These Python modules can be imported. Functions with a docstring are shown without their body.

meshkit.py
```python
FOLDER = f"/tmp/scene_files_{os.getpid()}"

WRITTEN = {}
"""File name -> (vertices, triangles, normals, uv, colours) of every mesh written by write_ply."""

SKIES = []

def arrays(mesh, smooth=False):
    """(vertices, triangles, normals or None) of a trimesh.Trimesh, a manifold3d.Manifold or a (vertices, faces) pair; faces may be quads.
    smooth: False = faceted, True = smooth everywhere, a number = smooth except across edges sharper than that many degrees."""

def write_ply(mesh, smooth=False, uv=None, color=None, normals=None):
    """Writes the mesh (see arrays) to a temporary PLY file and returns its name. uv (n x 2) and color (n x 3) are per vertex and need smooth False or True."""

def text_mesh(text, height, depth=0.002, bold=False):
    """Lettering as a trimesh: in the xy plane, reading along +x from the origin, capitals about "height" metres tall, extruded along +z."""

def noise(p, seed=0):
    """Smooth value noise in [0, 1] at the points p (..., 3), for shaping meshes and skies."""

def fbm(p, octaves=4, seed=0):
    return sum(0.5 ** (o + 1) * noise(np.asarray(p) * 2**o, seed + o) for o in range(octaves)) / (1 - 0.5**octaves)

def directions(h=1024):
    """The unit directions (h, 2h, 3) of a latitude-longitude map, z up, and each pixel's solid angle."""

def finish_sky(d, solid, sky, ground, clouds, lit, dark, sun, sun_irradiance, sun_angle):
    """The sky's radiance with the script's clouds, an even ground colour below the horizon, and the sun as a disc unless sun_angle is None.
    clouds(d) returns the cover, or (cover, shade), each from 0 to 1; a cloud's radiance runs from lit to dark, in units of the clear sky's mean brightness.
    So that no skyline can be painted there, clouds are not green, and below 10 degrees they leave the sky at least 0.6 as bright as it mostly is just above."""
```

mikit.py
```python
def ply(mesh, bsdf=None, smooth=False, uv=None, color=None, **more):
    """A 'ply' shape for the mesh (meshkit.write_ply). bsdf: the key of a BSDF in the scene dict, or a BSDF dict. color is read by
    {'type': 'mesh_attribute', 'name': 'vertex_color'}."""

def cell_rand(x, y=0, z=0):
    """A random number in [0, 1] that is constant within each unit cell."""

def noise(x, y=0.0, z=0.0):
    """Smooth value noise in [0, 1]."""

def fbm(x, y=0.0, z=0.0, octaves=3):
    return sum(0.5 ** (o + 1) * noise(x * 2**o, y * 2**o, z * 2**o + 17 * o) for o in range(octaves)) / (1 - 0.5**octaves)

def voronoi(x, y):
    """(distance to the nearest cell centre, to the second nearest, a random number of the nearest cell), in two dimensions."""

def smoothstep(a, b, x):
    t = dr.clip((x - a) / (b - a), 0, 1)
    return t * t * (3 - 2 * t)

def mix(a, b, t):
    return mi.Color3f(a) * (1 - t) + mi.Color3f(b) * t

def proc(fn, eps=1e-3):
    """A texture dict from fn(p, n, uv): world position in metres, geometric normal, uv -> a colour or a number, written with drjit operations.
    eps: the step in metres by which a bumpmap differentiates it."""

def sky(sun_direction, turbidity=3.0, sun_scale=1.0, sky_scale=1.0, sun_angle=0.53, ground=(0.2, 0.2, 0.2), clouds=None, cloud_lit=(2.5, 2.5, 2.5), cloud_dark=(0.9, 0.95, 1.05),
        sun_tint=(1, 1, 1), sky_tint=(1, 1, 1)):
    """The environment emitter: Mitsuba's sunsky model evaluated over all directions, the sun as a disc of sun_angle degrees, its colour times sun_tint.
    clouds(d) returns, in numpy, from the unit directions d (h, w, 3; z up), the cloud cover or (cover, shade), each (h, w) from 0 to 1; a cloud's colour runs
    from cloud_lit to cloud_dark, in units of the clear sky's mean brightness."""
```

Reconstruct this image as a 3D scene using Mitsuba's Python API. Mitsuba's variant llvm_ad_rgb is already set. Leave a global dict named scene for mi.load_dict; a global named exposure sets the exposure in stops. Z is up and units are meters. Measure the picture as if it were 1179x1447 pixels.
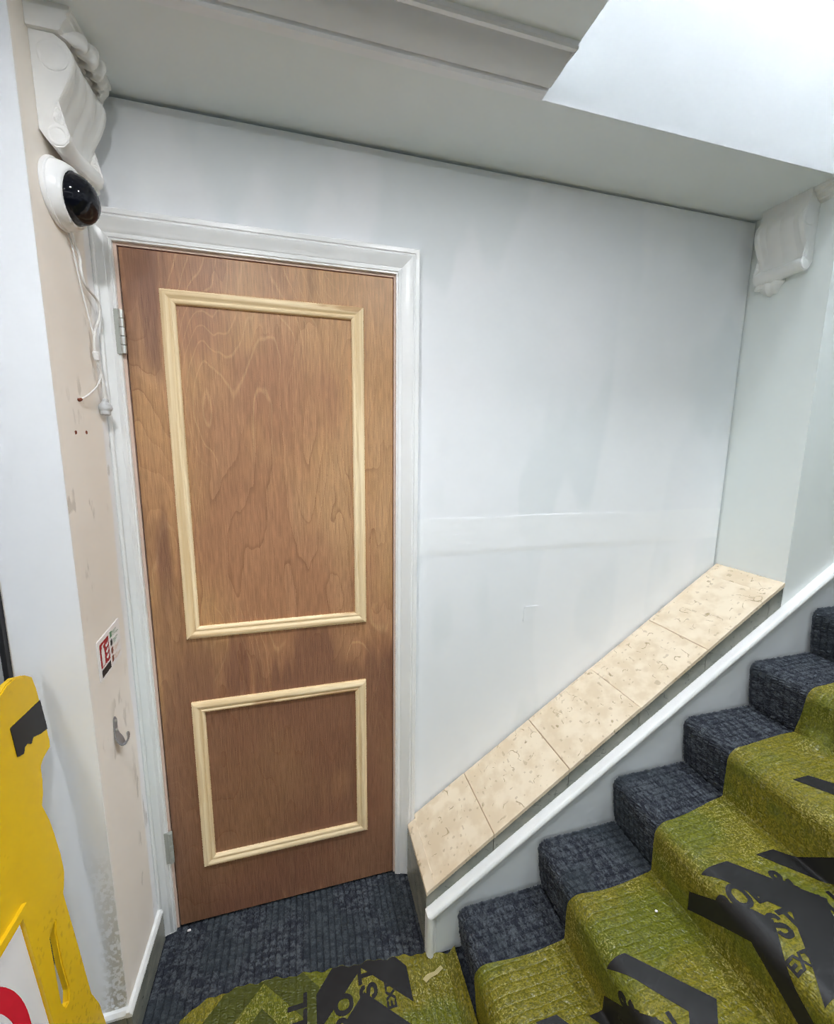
import math, random
import numpy as np
import trimesh
import drjit as dr
import mitsuba as mi
import mikit, meshkit
from mikit import proc, noise, fbm, cell_rand, smoothstep, mix
from shapely.geometry import Polygon, Point
import shapely

T = mi.ScalarTransform4f
scene, labels = {}, {}

# ---------------------------------------------------------------- camera, sky, lamps, exposure
exposure = 0.25
CAM = np.array([0.4169, -1.2533, 1.5066])
FWD = np.array([0.25991632, 0.95308577, -0.15514836])
UPV = np.array([0.03110131, 0.15232437, 0.98784108])
scene['camera'] = {'type': 'perspective', 'fov_axis': 'x', 'fov': 2 * math.degrees(math.atan(589.5 / 590.7)),
                   'near_clip': 0.02, 'far_clip': 100.0,
                   'to_world': T().look_at(origin=CAM.tolist(), target=(CAM + FWD).tolist(), up=UPV.tolist())}
scene['sky'] = mikit.sky((0.3, -0.5, 0.8), turbidity=4.0, sun_scale=0.0, sky_scale=12.0, ground=(0.15, 0.15, 0.15),
                         clouds=lambda d: (np.ones(d.shape[:2]), np.zeros(d.shape[:2])), cloud_lit=(1.0, 1.06, 1.12), cloud_dark=(0.9, 0.95, 1.0))
LAMP = (292.0, 300.0, 309.0)
ADDED_PENDANT = (200.0, 215.0, 228.0)  # radiance of the added globe light above the stairs
LAMPS = [(0.18, -0.92), (0.86, -0.92), (-0.42, -1.75)]

# ---------------------------------------------------------------- main dimensions (metres; back wall y = 0, floor z = 0)
D = 0.254            # depth of the recess
XL, XR = -0.049, 1.9994
ZS = 2.3074          # underside of the beam
SA, SB = -0.284, 0.6718   # top of the sloping sill: z = SA + SB x
XS = 0.73            # foot end of the sill
RUN, RISE, X1 = 0.2574, 0.1616, 0.836
Z1 = 0.1594
YST = -0.2852        # wall side of the stairs
CEIL = 2.360
XV = 1.014           # edge of the stair void in the ceiling


# ---------------------------------------------------------------- helpers
def add(key, mesh, bsdf, smooth=False, kind=None, label=None, cat=None, group=None, **kw):
    n, k = 0, key
    while k in scene:
        n += 1
        k = f'{key}_{n:03d}'
    scene[k] = mikit.ply(mesh, bsdf, smooth=smooth, **kw)
    tag(k, label, cat, kind, group)
    return k


def tag(k, label=None, cat=None, kind=None, group=None):
    d = {}
    if label: d['label'] = label
    if cat: d['category'] = cat
    if kind: d['kind'] = kind
    if group: d['group'] = group
    if d: labels[k] = d


def box(x0, x1, y0, y1, z0, z1, b=0.0):
    lo, hi = np.array([x0, y0, z0], float), np.array([x1, y1, z1], float)
    if b <= 0:
        m = trimesh.creation.box(extents=hi - lo)
        m.apply_translation((lo + hi) / 2)
        return m
    pts = []
    for sx in (0, 1):
        for sy in (0, 1):
            for sz in (0, 1):
                c = np.where([sx, sy, sz], hi, lo)
                s = np.where([sx, sy, sz], -1, 1) * b
                for a in range(3):
                    q = c + s
                    q[a] = c[a]
                    pts.append(q)
    return trimesh.convex.convex_hull(np.array(pts))


def cat(*ms):
    return trimesh.util.concatenate(list(ms))


def prism(poly, h0, h1, axes='xzy'):
    """Polygon (2-D points or shapely) extruded from h0 to h1; axes: which world axis takes (u, v, height)."""
    P = poly if isinstance(poly, shapely.geometry.base.BaseGeometry) else Polygon(poly)
    m = trimesh.creation.extrude_polygon(P, h1 - h0)
    v = m.vertices.copy()
    v[:, 2] += h0
    out = np.zeros_like(v)
    for i, a in enumerate(axes):
        out[:, 'xyz'.index(a)] = v[:, i]
    m = trimesh.Trimesh(out, m.faces, process=False)
    if m.volume < 0:
        m.invert()
    return m


def loft(rings, closed=True, caps=True):
    """Rings of equal point count joined into a skin."""
    R = [np.asarray(r, float) for r in rings]
    n, v, f = len(R[0]), np.vstack(R), []
    for k in range(len(R) - 1):
        for i in range(n if closed else n - 1):
            a, b = k * n + i, k * n + (i + 1) % n
            f += [[a, b, b + n], [a, b + n, a + n]]
    v = [v]
    if caps and closed:
        base = sum(len(x) for x in v)
        for ring, flip in ((0, True), (len(R) - 1, False)):
            c = R[ring].mean(0)
            v.append(c[None])
            ci = base
            base += 1
            for i in range(n):
                a, b = ring * n + i, ring * n + (i + 1) % n
                f.append([ci, b, a] if flip else [ci, a, b])
    m = trimesh.Trimesh(np.vstack(v), np.array(f), process=False)
    if closed and m.volume < 0:
        m.invert()
    return m


def tube(pts, r, n=10):
    pts = np.asarray(pts, float)
    r = np.broadcast_to(r, (len(pts),))
    t = np.gradient(pts, axis=0)
    t /= np.linalg.norm(t, axis=1)[:, None]
    u = np.cross(t[0], [0.3, 0.9, 0.1])
    rings = []
    for p, d, rr in zip(pts, t, r):
        u = u - d * (u @ d)
        u /= np.linalg.norm(u)
        w = np.cross(d, u)
        a = np.arange(n) * 2 * math.pi / n
        rings.append(p + rr * (np.cos(a)[:, None] * u + np.sin(a)[:, None] * w))
    return loft(rings)


def spline(pts, n=40):
    from scipy.interpolate import CubicSpline
    pts = np.asarray(pts, float)
    s = np.r_[0, np.cumsum(np.linalg.norm(np.diff(pts, axis=0), axis=1))]
    return CubicSpline(s, pts)(np.linspace(0, s[-1], n))


def lathe(profile, axis, origin, n=48):
    """(distance along axis, radius) revolved about axis through origin."""
    axis = np.asarray(axis, float) / np.linalg.norm(axis)
    u = np.cross(axis, [0, 0, 1] if abs(axis[2]) < 0.9 else [1, 0, 0])
    u /= np.linalg.norm(u)
    w = np.cross(axis, u)
    a = np.arange(n) * 2 * math.pi / n
    rings = [np.asarray(origin) + h * axis + r * (np.cos(a)[:, None] * u + np.sin(a)[:, None] * w) for h, r in profile]
    return loft(rings)


def mitred_rail(p0, p1, inward, profile, m0, m1):
    """Moulding rail on a wall facing -y. p0, p1: outer corners (x, z); inward: unit (x, z); profile: (distance inward, height off the wall);
    m0, m1: how far each end runs in along the rail per metre inward (1 = a 45 degree mitre, 0 = square)."""
    p0, p1, inward = np.array(p0, float), np.array(p1, float), np.array(inward, float)
    d = (p1 - p0) / np.linalg.norm(p1 - p0)
    rings = []
    for p, s in ((p0, m0), (p1, -m1)):
        ring = []
        for u, h in profile:
            q = p + inward * u + d * s * u
            ring.append([q[0], -h, q[1]])
        rings.append(ring)
    return rings


def rail_mesh(rings, y0):
    m = loft([np.array(r) + [0, y0, 0] for r in rings])
    return m


# ---------------------------------------------------------------- materials
def principled(color, rough=0.5, spec=0.5, **kw):
    c = {'type': 'rgb', 'value': list(color)} if isinstance(color, (tuple, list)) else color
    return {'type': 'twosided', 'bsdf': {'type': 'principled', 'base_color': c, 'roughness': rough, 'specular': spec, **kw}}


def bumped(inner, fn, scale=1.0, eps=1e-3):
    return {'type': 'twosided', 'bsdf': {'type': 'bumpmap', 'arbitrary': proc(fn, eps), 'scale': scale, 'bsdf': inner['bsdf'] if inner['type'] == 'twosided' else inner}}


def paint_fn(base, amp=0.05, s=2.2, tint=(0.97, 1.0, 1.0)):
    base = mi.Color3f(*base) if False else base

    def fn(p, n, uv):
        a = fbm(p.x * s + 3, p.y * s + 7, p.z * s, 4)
        b = fbm(p.x * 18 + 3, p.y * 18, p.z * 18, 2)
        k = 1 + amp * (a - 0.5) * 2 + 0.25 * amp * (b - 0.5)
        c = mix(base, [base[0] * tint[0], base[1] * tint[1], base[2] * tint[2]], smoothstep(0.35, 0.7, fbm(p.x * 1.3 + 11, p.z * 1.3, p.y, 3)))
        return c * k
    return fn


def relief(amp, s):
    return lambda p, n, uv: amp * fbm(p.x * s, p.y * s, p.z * s, 3)


def plaster_color(p, n, uv):
    """Fresh skim coat: trowel patches of slightly different whites, joint band, dried edges."""
    a = fbm(p.x * 1.6 + 5, p.z * 1.6 + 2, 0.0, 4)
    b = fbm(p.x * 6 + 5, p.z * 2.2, 3.0, 3)
    c = mix([0.745, 0.77, 0.79], [0.79, 0.80, 0.82], smoothstep(0.35, 0.65, a))
    c = mix(c, [0.68, 0.72, 0.735], 0.55 * smoothstep(0.52, 0.66, b))
    d = fbm(p.x * 3.1 + 1, p.z * 1.1 + 9, 6.0, 3)
    c = mix(c, [0.80, 0.815, 0.83], 0.6 * smoothstep(0.54, 0.60, d))
    wb = 0.006 * (noise(p.x * 7, 0.0, 0.0) - 0.5)
    band = smoothstep(1.152 + wb, 1.166 + wb, p.z + 0.01 * (noise(p.x * 4, 5.0, 0.0) - 0.5)) * (1 - smoothstep(1.279 + wb, 1.281 + wb, p.z))
    c = mix(c, [0.81, 0.825, 0.83], 0.6 * band)
    return c


def plaster_bump(p, n, uv):
    w = 0.006 * (noise(p.x * 7, 0.0, 0.0) - 0.5)
    band = smoothstep(1.150 + w, 1.175 + w, p.z) * (1 - smoothstep(1.278 + w, 1.2815 + w, p.z)) * (1 - smoothstep(1.6, 1.97, p.x))
    return 0.0016 * band + 0.0012 * fbm(p.x * 3, p.z * 7, 0.0, 3) + 0.0002 * fbm(p.x * 60, p.z * 60, 0.0, 2)


def reveal_color(p, n, uv):
    a = fbm(p.y * 5 + 5, p.z * 2.0 + 2, p.x, 4)
    c = mix([0.76, 0.70, 0.635], [0.80, 0.75, 0.69], smoothstep(0.3, 0.7, a))
    # whiter caulk and gloss brushed out from the architrave on to the cream wall
    w = 0.012 * (fbm(p.z * 9, 2.0, 0.0, 3) - 0.5)
    c = mix(c, [0.79, 0.79, 0.80], smoothstep(-0.062, -0.045, p.y + w))
    # scuffs and rubbed marks
    m = smoothstep(0.66, 0.80, fbm(p.y * 40, p.z * 16, 1.0, 3)) * smoothstep(0.5, 0.62, fbm(p.y * 4 + 3, p.z * 4, 2.0, 2))
    c = mix(c, [0.42, 0.38, 0.33], 0.5 * m)
    return c


def pier_color(p, n, uv):
    a = fbm(p.x * 4 + 5, p.z * 2.5 + 2, 1.0, 3)
    c = mix([0.77, 0.785, 0.81], [0.80, 0.81, 0.83], a)
    # dirt rubbed into the paint along the arris low down on the left pier
    g = fbm(p.x * 150, p.z * 110, 5.0, 3)
    near = smoothstep(-0.10, -0.060, p.x + 0.03 * (noise(p.z * 9, 2.0, 0.0) - 0.5)) * (1 - smoothstep(-0.05, -0.04, p.x))
    low = 1 - smoothstep(0.15, 0.62, p.z + 0.3 * (noise(p.z * 6, p.x * 20, 0.0) - 0.5))
    c = mix(c, [0.33, 0.30, 0.22], 0.75 * near * low * smoothstep(0.35, 0.6, g))
    return c


def ply_wood(p, n, uv):
    """Rotary-cut plywood face: wandering cathedral figure, fine pores, rosy and tan bands."""
    x, z = p.x, p.z
    wx = x + 0.03 * (fbm(x * 5 + 3, z * 2.2, 1.0, 3) - 0.5)
    g = fbm(wx * 4.6 + 9, z * 0.95 + 4, 2.0, 3) + 0.05 * fbm(x * 26, z * 7, 3.0, 3)
    r = g * 15.0
    t = r - dr.floor(r)
    wob = 0.55 + 0.9 * noise(x * 15, z * 6, 8.0)
    line = (1 - smoothstep(0.0, 0.10, t)) * smoothstep(0.35, 0.75, noise(x * 6 + 4, z * 3.0, 6.0)) * wob
    shade = t * 0.5 + 0.5 * noise(g * 40, 0.0, 0.0)
    pore = noise(x * 520, z * 26, 0.0) * 0.6 + noise(x * 900, z * 60, 4.0) * 0.4
    c = mix([0.385, 0.205, 0.092], [0.500, 0.285, 0.138], shade)
    rosy = smoothstep(0.42, 0.66, fbm(x * 3.4 + 1, z * 2.1 + 6, 4.0, 4))
    c = mix(c, [0.300, 0.128, 0.078], 0.55 * rosy)
    tan = smoothstep(0.56, 0.72, fbm(x * 5.0 + 7, z * 1.5 + 1, 9.0, 3))
    c = mix(c, [0.46, 0.27, 0.14], 0.5 * tan)
    g2 = fbm(wx * 3.1 + 21, z * 1.25 + 13, 7.0, 3) + 0.03 * fbm(x * 40, z * 9, 3.0, 2)
    t2 = dr.abs(g2 * 22.0 - dr.floor(g2 * 22.0) - 0.5)
    pale = (1 - smoothstep(0.0, 0.10, t2)) * smoothstep(0.45, 0.7, noise(x * 5 + 8, z * 2.4, 1.0))
    c = mix(c, [0.56, 0.345, 0.180], 0.45 * pale)
    # maroon-brown veneer patches broken along the grain, placed to paint shade low down
    patch_shade = smoothstep(0.44, 0.58, fbm(wx * 2.6 + 5.37, z * 1.5 + 8.11, 5.0, 3) + 0.10 * (noise(x * 60, z * 5, 2.0) - 0.5))
    c = mix(c, mix([0.150, 0.066, 0.048], [0.205, 0.098, 0.060], noise(x * 9 + 1, z * 4, 3.0)), 0.75 * patch_shade)
    c = mix(c, [0.20, 0.085, 0.040], 0.42 * dr.clip(line, 0, 1))
    return c * (0.74 + 0.50 * pore)


def ply_bump(p, n, uv):
    return 0.00025 * noise(p.x * 520, p.z * 26, 0.0) + 0.0003 * fbm(p.x * 20, p.z * 6, 0.0, 2)


def pine(along):
    def fn(p, n, uv):
        u, v = (p.x, p.z) if along == 'z' else (p.z, p.x)
        g = fbm(u * 95 + 3, v * 2.2, p.y * 60, 3)
        knot = smoothstep(0.78, 0.9, noise(u * 26 + 2, v * 3.5, 4.0))
        c = mix([0.72, 0.545, 0.315], [0.84, 0.69, 0.455], smoothstep(0.3, 0.7, g))
        c = mix(c, [0.60, 0.42, 0.22], 0.4 * smoothstep(0.58, 0.7, noise(u * 240, v * 6, 1.0)))
        return mix(c, [0.38, 0.21, 0.09], 0.75 * knot * smoothstep(0.45, 0.6, noise(u * 60, v * 14, 6.0)))
    return fn


def marble(dark):
    A, B, C = ([0.645, 0.525, 0.375], [0.745, 0.635, 0.485], [0.34, 0.25, 0.14]) if not dark else ([0.155, 0.165, 0.140], [0.215, 0.215, 0.180], [0.050, 0.055, 0.042])

    def fn(p, n, uv):
        x, y, z = p.x * 1.0, p.y, p.z
        tile = dr.floor((p.x - 0.9415) / 0.2503)
        o = 7.3 * tile
        a = fbm(x * 22 + o, y * 22, z * 22, 4)
        c = mix(A, B, smoothstep(0.32, 0.68, a))
        # shell-like curls: ridges of a warped field, broken up
        q = fbm(x * 13 + o + 2, y * 13 + 5, z * 13, 3)
        w = dr.abs(noise(x * 38 + 3.5 * q + o, y * 38 + 2.5 * q, z * 38) - 0.5)
        curl = (1 - smoothstep(0.0, 0.032, w)) * smoothstep(0.60, 0.70, noise(x * 44 + o, y * 44, z * 44 + 4))
        c = mix(c, C, 0.85 * curl)
        fleck = smoothstep(0.80, 0.86, noise(x * 85 + o, y * 85 + 3, z * 85))
        return mix(c, C, 0.4 * fleck)
    return fn


RIB = 0.0195


def knit(u, v):
    """Ribbed loop carpet: u across the ribs, v along; returns (relief height 0..1, a random number per loop that picks its yarn)."""
    uu = u + 0.0040 * (noise(v * 30, u * 12, 0.0) - 0.5) + 0.0016 * (noise(v * 140, u * 90, 2.0) - 0.5)
    k = dr.floor(uu / RIB)
    f = uu / RIB - k
    vv = v / 0.0085 + 7.0 * cell_rand(k, 3.0) + 2.4 * noise(v * 70, k * 3.1, 1.0) + 0.9 * (noise(u * 160, v * 120, 4.0) - 0.5) + 0.5 * f
    j = dr.floor(vv)
    g = vv - j
    rib = smoothstep(0.0, 0.15 + 0.12 * cell_rand(k, j, 7.0), f) * (1 - smoothstep(0.80 - 0.10 * cell_rand(k, j, 8.0), 1.0, f))
    loop = smoothstep(0.0, 0.30, g) * (1 - smoothstep(0.62, 1.0, g))
    hgt = 0.35 + 0.65 * cell_rand(k, j, 2.0)
    return rib * (0.35 + 0.65 * loop * hgt), cell_rand(k, j, 5.0)


def carpet_uv(p, stair):
    return (p.y, p.x + p.z) if stair else (p.x, p.y)


def carpet_color(stair):
    """Heather yarn: slate flecks in navy, the same on the ribs and between them (the ribs are geometry)."""
    def fn(p, n, uv):
        u, v = carpet_uv(p, stair)
        fleck = smoothstep(0.30, 0.80, 0.5 * noise(u * 70, v * 150, 3.0) + 0.5 * noise(p.x * 300, p.y * 300, p.z * 300))
        yarn = mix([0.028, 0.031, 0.041], [0.086, 0.097, 0.110], fleck)
        yarn = mix(yarn, [0.040, 0.050, 0.057], 0.5 * smoothstep(0.5, 0.7, fbm(p.x * 9, p.y * 9, p.z * 9, 2)))
        return yarn * (0.75 + 0.5 * noise(p.x * 700, p.y * 700, p.z * 700))
    return fn


def fuzz_bump(p, n, uv):
    return 0.0007 * noise(p.x * 520, p.y * 520, p.z * 520) + 0.0005 * noise(p.x * 1100, p.y * 1100, p.z * 1100)


def film_color(stair):
    def fn(p, n, uv):
        u, v = carpet_uv(p, stair)
        speck = noise(u * 420, v * 230, 1.0) * 0.6 + noise(u * 800, v * 600, 2.0) * 0.4
        k = smoothstep(0.24, 0.80, speck)
        c = mix([0.105, 0.098, 0.008], [0.225, 0.190, 0.018], k)
        green = smoothstep(0.46, 0.66, fbm(p.x * 7 + 2, p.y * 7, p.z * 7, 3))
        c = mix(c, mix([0.066, 0.088, 0.007], [0.105, 0.138, 0.011], k), 0.6 * green)
        pale = smoothstep(0.60, 0.75, speck) * smoothstep(0.50, 0.66, fbm(p.x * 12, p.y * 12, p.z * 12, 2))
        return mix(c, [0.42, 0.38, 0.14], 0.5 * pale)
    return fn


def film_bump(stair):
    def fn(p, n, uv):
        h, r = knit(*carpet_uv(p, stair))
        return 0.0034 * h + 0.006 * fbm(p.x * 11, p.y * 11, p.z * 11, 3) + 0.0012 * fbm(p.x * 70, p.y * 70, p.z * 70, 2)
    return fn


def yellow_fn(p, n, uv):
    a = fbm(p.y * 7, p.z * 7, p.x * 7, 3)
    c = mix([0.70, 0.43, 0.006], [0.78, 0.52, 0.010], a)
    d = smoothstep(0.62, 0.78, fbm(p.y * 120, p.z * 120, 1.0, 2)) * smoothstep(0.5, 0.65, fbm(p.y * 9 + 4, p.z * 9, 2.0, 2))
    return mix(c, [0.40, 0.22, 0.02], 0.35 * d)


def carving_bump(p, n, uv):
    return 0.0012 * fbm(p.x * 55, p.y * 55, p.z * 55, 3)


WHITE = (0.80, 0.80, 0.80)
scene['plaster'] = bumped(principled(proc(plaster_color), 0.75, 0.25), plaster_bump)
scene['reveal_paint'] = bumped(principled(proc(reveal_color), 0.6, 0.3), relief(0.0006, 30.0))
scene['pier_paint'] = bumped(principled(proc(pier_color), 0.55, 0.35), relief(0.0005, 30.0))
scene['soffit_paint'] = bumped(principled(proc(paint_fn((0.81, 0.85, 0.86), 0.02, 1.5)), 0.65, 0.25), relief(0.0005, 25.0))
scene['beam_paint'] = bumped(principled(proc(paint_fn((0.77, 0.80, 0.79), 0.02, 1.5)), 0.65, 0.25), relief(0.0005, 25.0))
scene['upper_paint'] = principled(proc(paint_fn((0.80, 0.82, 0.84), 0.015, 1.0)), 0.7, 0.25)
scene['room_paint'] = principled((0.72, 0.72, 0.72), 0.8, 0.2)
scene['cornice_paint'] = bumped(principled(proc(paint_fn((0.86, 0.87, 0.90), 0.02, 3.0)), 0.35, 0.5), relief(0.0005, 30.0))
scene['gloss_white'] = bumped(principled(proc(paint_fn((0.78, 0.785, 0.78), 0.04, 7.0)), 0.30, 0.5), relief(0.0004, 60.0))
scene['carved_white'] = bumped(principled(proc(paint_fn((0.80, 0.79, 0.77), 0.03, 9.0)), 0.40, 0.5), carving_bump)
scene['string_paint'] = bumped(principled(proc(paint_fn((0.66, 0.69, 0.70), 0.05, 6.0)), 0.40, 0.45), relief(0.0005, 40.0))
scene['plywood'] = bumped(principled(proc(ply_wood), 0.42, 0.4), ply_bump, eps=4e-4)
scene['pine_upright'] = principled(proc(pine('z')), 0.5, 0.35)
scene['pine_level'] = principled(proc(pine('x')), 0.5, 0.35)
scene['raw_pine'] = principled((0.62, 0.47, 0.39), 0.6, 0.3)
scene['marble_tile'] = principled(proc(marble(False)), 0.30, 0.5)
scene['green_marble'] = principled(proc(marble(True)), 0.30, 0.5)
scene['grout'] = principled((0.34, 0.30, 0.25), 0.9, 0.1)
scene['stud_timber'] = principled((0.42, 0.33, 0.24), 0.8, 0.2)
scene['floor_carpet'] = bumped(principled(proc(carpet_color(False)), 0.95, 0.05), fuzz_bump, eps=4e-4)
scene['stair_carpet'] = bumped(principled(proc(carpet_color(True)), 0.95, 0.05), fuzz_bump, eps=4e-4)
scene['stair_film'] = bumped(principled(proc(film_color(True)), 0.34, 0.5), film_bump(True), eps=6e-4)
scene['floor_film'] = bumped(principled(proc(film_color(False)), 0.34, 0.5), film_bump(False), eps=6e-4)
scene['olive_ink'] = bumped(principled((0.060, 0.068, 0.010), 0.4, 0.45), film_bump(False), eps=6e-4)
scene['black_ink'] = principled((0.009, 0.009, 0.010), 0.5, 0.4)
scene['yellow_plastic'] = bumped(principled(proc(yellow_fn), 0.42, 0.45), relief(0.0008, 90.0))
scene['black_plastic'] = principled((0.012, 0.012, 0.014), 0.45, 0.4)
scene['white_plastic'] = principled((0.80, 0.80, 0.80), 0.30, 0.5)
scene['cord_plastic'] = principled((0.70, 0.69, 0.67), 0.45, 0.4)
scene['grey_plastic'] = principled((0.50, 0.51, 0.52), 0.4, 0.4)
scene['red_print'] = principled((0.62, 0.012, 0.030), 0.45, 0.4)
scene['dark_red'] = principled((0.30, 0.012, 0.020), 0.45, 0.4)
scene['green_print'] = principled((0.10, 0.22, 0.13), 0.5, 0.4)
scene['tan_print'] = principled((0.55, 0.36, 0.25), 0.6, 0.3)
scene['scrap_tan'] = principled((0.42, 0.36, 0.17), 0.5, 0.3)
scene['label_white'] = principled((0.78, 0.76, 0.76), 0.45, 0.4)
scene['dome_black'] = principled((0.003, 0.0035, 0.007), 0.05, 0.35)
scene['steel'] = principled((0.33, 0.34, 0.36), 0.33, 0.5, metallic=0.6)
scene['zinc'] = principled((0.62, 0.63, 0.60), 0.32, 0.5, metallic=0.85)
scene['hinge_leaf'] = principled((0.40, 0.42, 0.39), 0.5, 0.4, metallic=0.3)
scene['brown_plug'] = principled((0.18, 0.06, 0.035), 0.7, 0.2)
scene['pane_glass'] = {'type': 'thindielectric', 'int_ior': 1.5}



def grid_mesh(P):
    n, m = P.shape[:2]
    i = np.arange(n * m).reshape(n, m)
    f = np.vstack([np.stack([i[:-1, :-1], i[1:, :-1], i[1:, 1:]], -1).reshape(-1, 3), np.stack([i[:-1, :-1], i[1:, 1:], i[:-1, 1:]], -1).reshape(-1, 3)])
    return trimesh.Trimesh(P.reshape(-1, 3), f, process=False)


def loop_height(u, v):
    """Height (0 at the loops' tops, about -9 mm between the ribs) of the woven carpet: u across the ribs, v along them."""
    q = lambda a, b, c: meshkit.noise(np.stack([a, b, c + 0 * a], -1))
    uu = u + 0.0040 * (q(v * 30, u * 12, 0.0) - 0.5)
    k = np.floor(uu / RIB)
    f = uu / RIB - k
    vv = v / 0.0085 + 7.0 * q(k * 1.37 + 0.5, k * 0.0, 3.5) + 2.4 * q(v * 70, k * 3.1, 1.0) + 0.5 * f
    j = np.floor(vv)
    g = vv - j
    jit = meshkit.noise(np.stack([k + 0.0, j + 0.0, k * 0 + 2.0], -1))
    st = lambda a, b, x: (lambda t: t * t * (3 - 2 * t))(np.clip((x - a) / (b - a), 0, 1))
    rib = st(0.0, 0.17, f) * (1 - st(0.83, 1.0, f))
    loop = st(0.0, 0.30, g) * (1 - st(0.62, 1.0, g))
    return -0.0092 + 0.0092 * rib * (0.45 + 0.55 * loop * (0.35 + 0.65 * jit))


def loop_skin(aa, bb, put, stair):
    A, B = np.meshgrid(aa, bb, indexing='ij')
    P = put(A, B, loop_height(B if stair else A, A if stair else B))
    return grid_mesh(P)


# ---------------------------------------------------------------- the building
S = 'structure'
floor = add('floor', cat(box(-2.6, 4.4, -4.6, 0.12, -0.05, -0.0105), loop_skin(np.arange(-0.12, 0.82, 0.0016), np.arange(-0.46, 0.03, 0.0020), lambda a, b, h: np.stack([a, b, h], -1), False)), 'floor_carpet', smooth=60, kind=S, label='dark ribbed navy carpet on the landing in front of the door', cat='floor')
add('wall_back', cat(box(-0.06, 0.0 - 0.03, 0.0, 0.10, 0.0, ZS - 0.009), box(-0.03, 0.711, 0.0, 0.10, 2.005, ZS - 0.009), box(0.711, XR - 0.007, 0.0, 0.10, 0.0, ZS - 0.009)),
    'plaster', kind=S, label='freshly plastered white wall beside and above the brown door', cat='wall')
add('wall_back__joint_backing', cat(box(-0.06, XR + 0.02, 0.070, 0.1, ZS - 0.02, ZS - 0.0005)), 'stud_timber')
add('wall_back__joint_backing', box(XR - 0.02, XR - 0.0005, 0.070, 0.1, 0.9, ZS - 0.009), 'stud_timber')
sq = [(1.153, 0.953), (1.208, 0.954), (1.207, 0.897), (1.152, 0.899)]
add('wall_back__patch', prism(sq, -0.0016, 0.0), 'plaster', label='small square filler patch')
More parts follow.
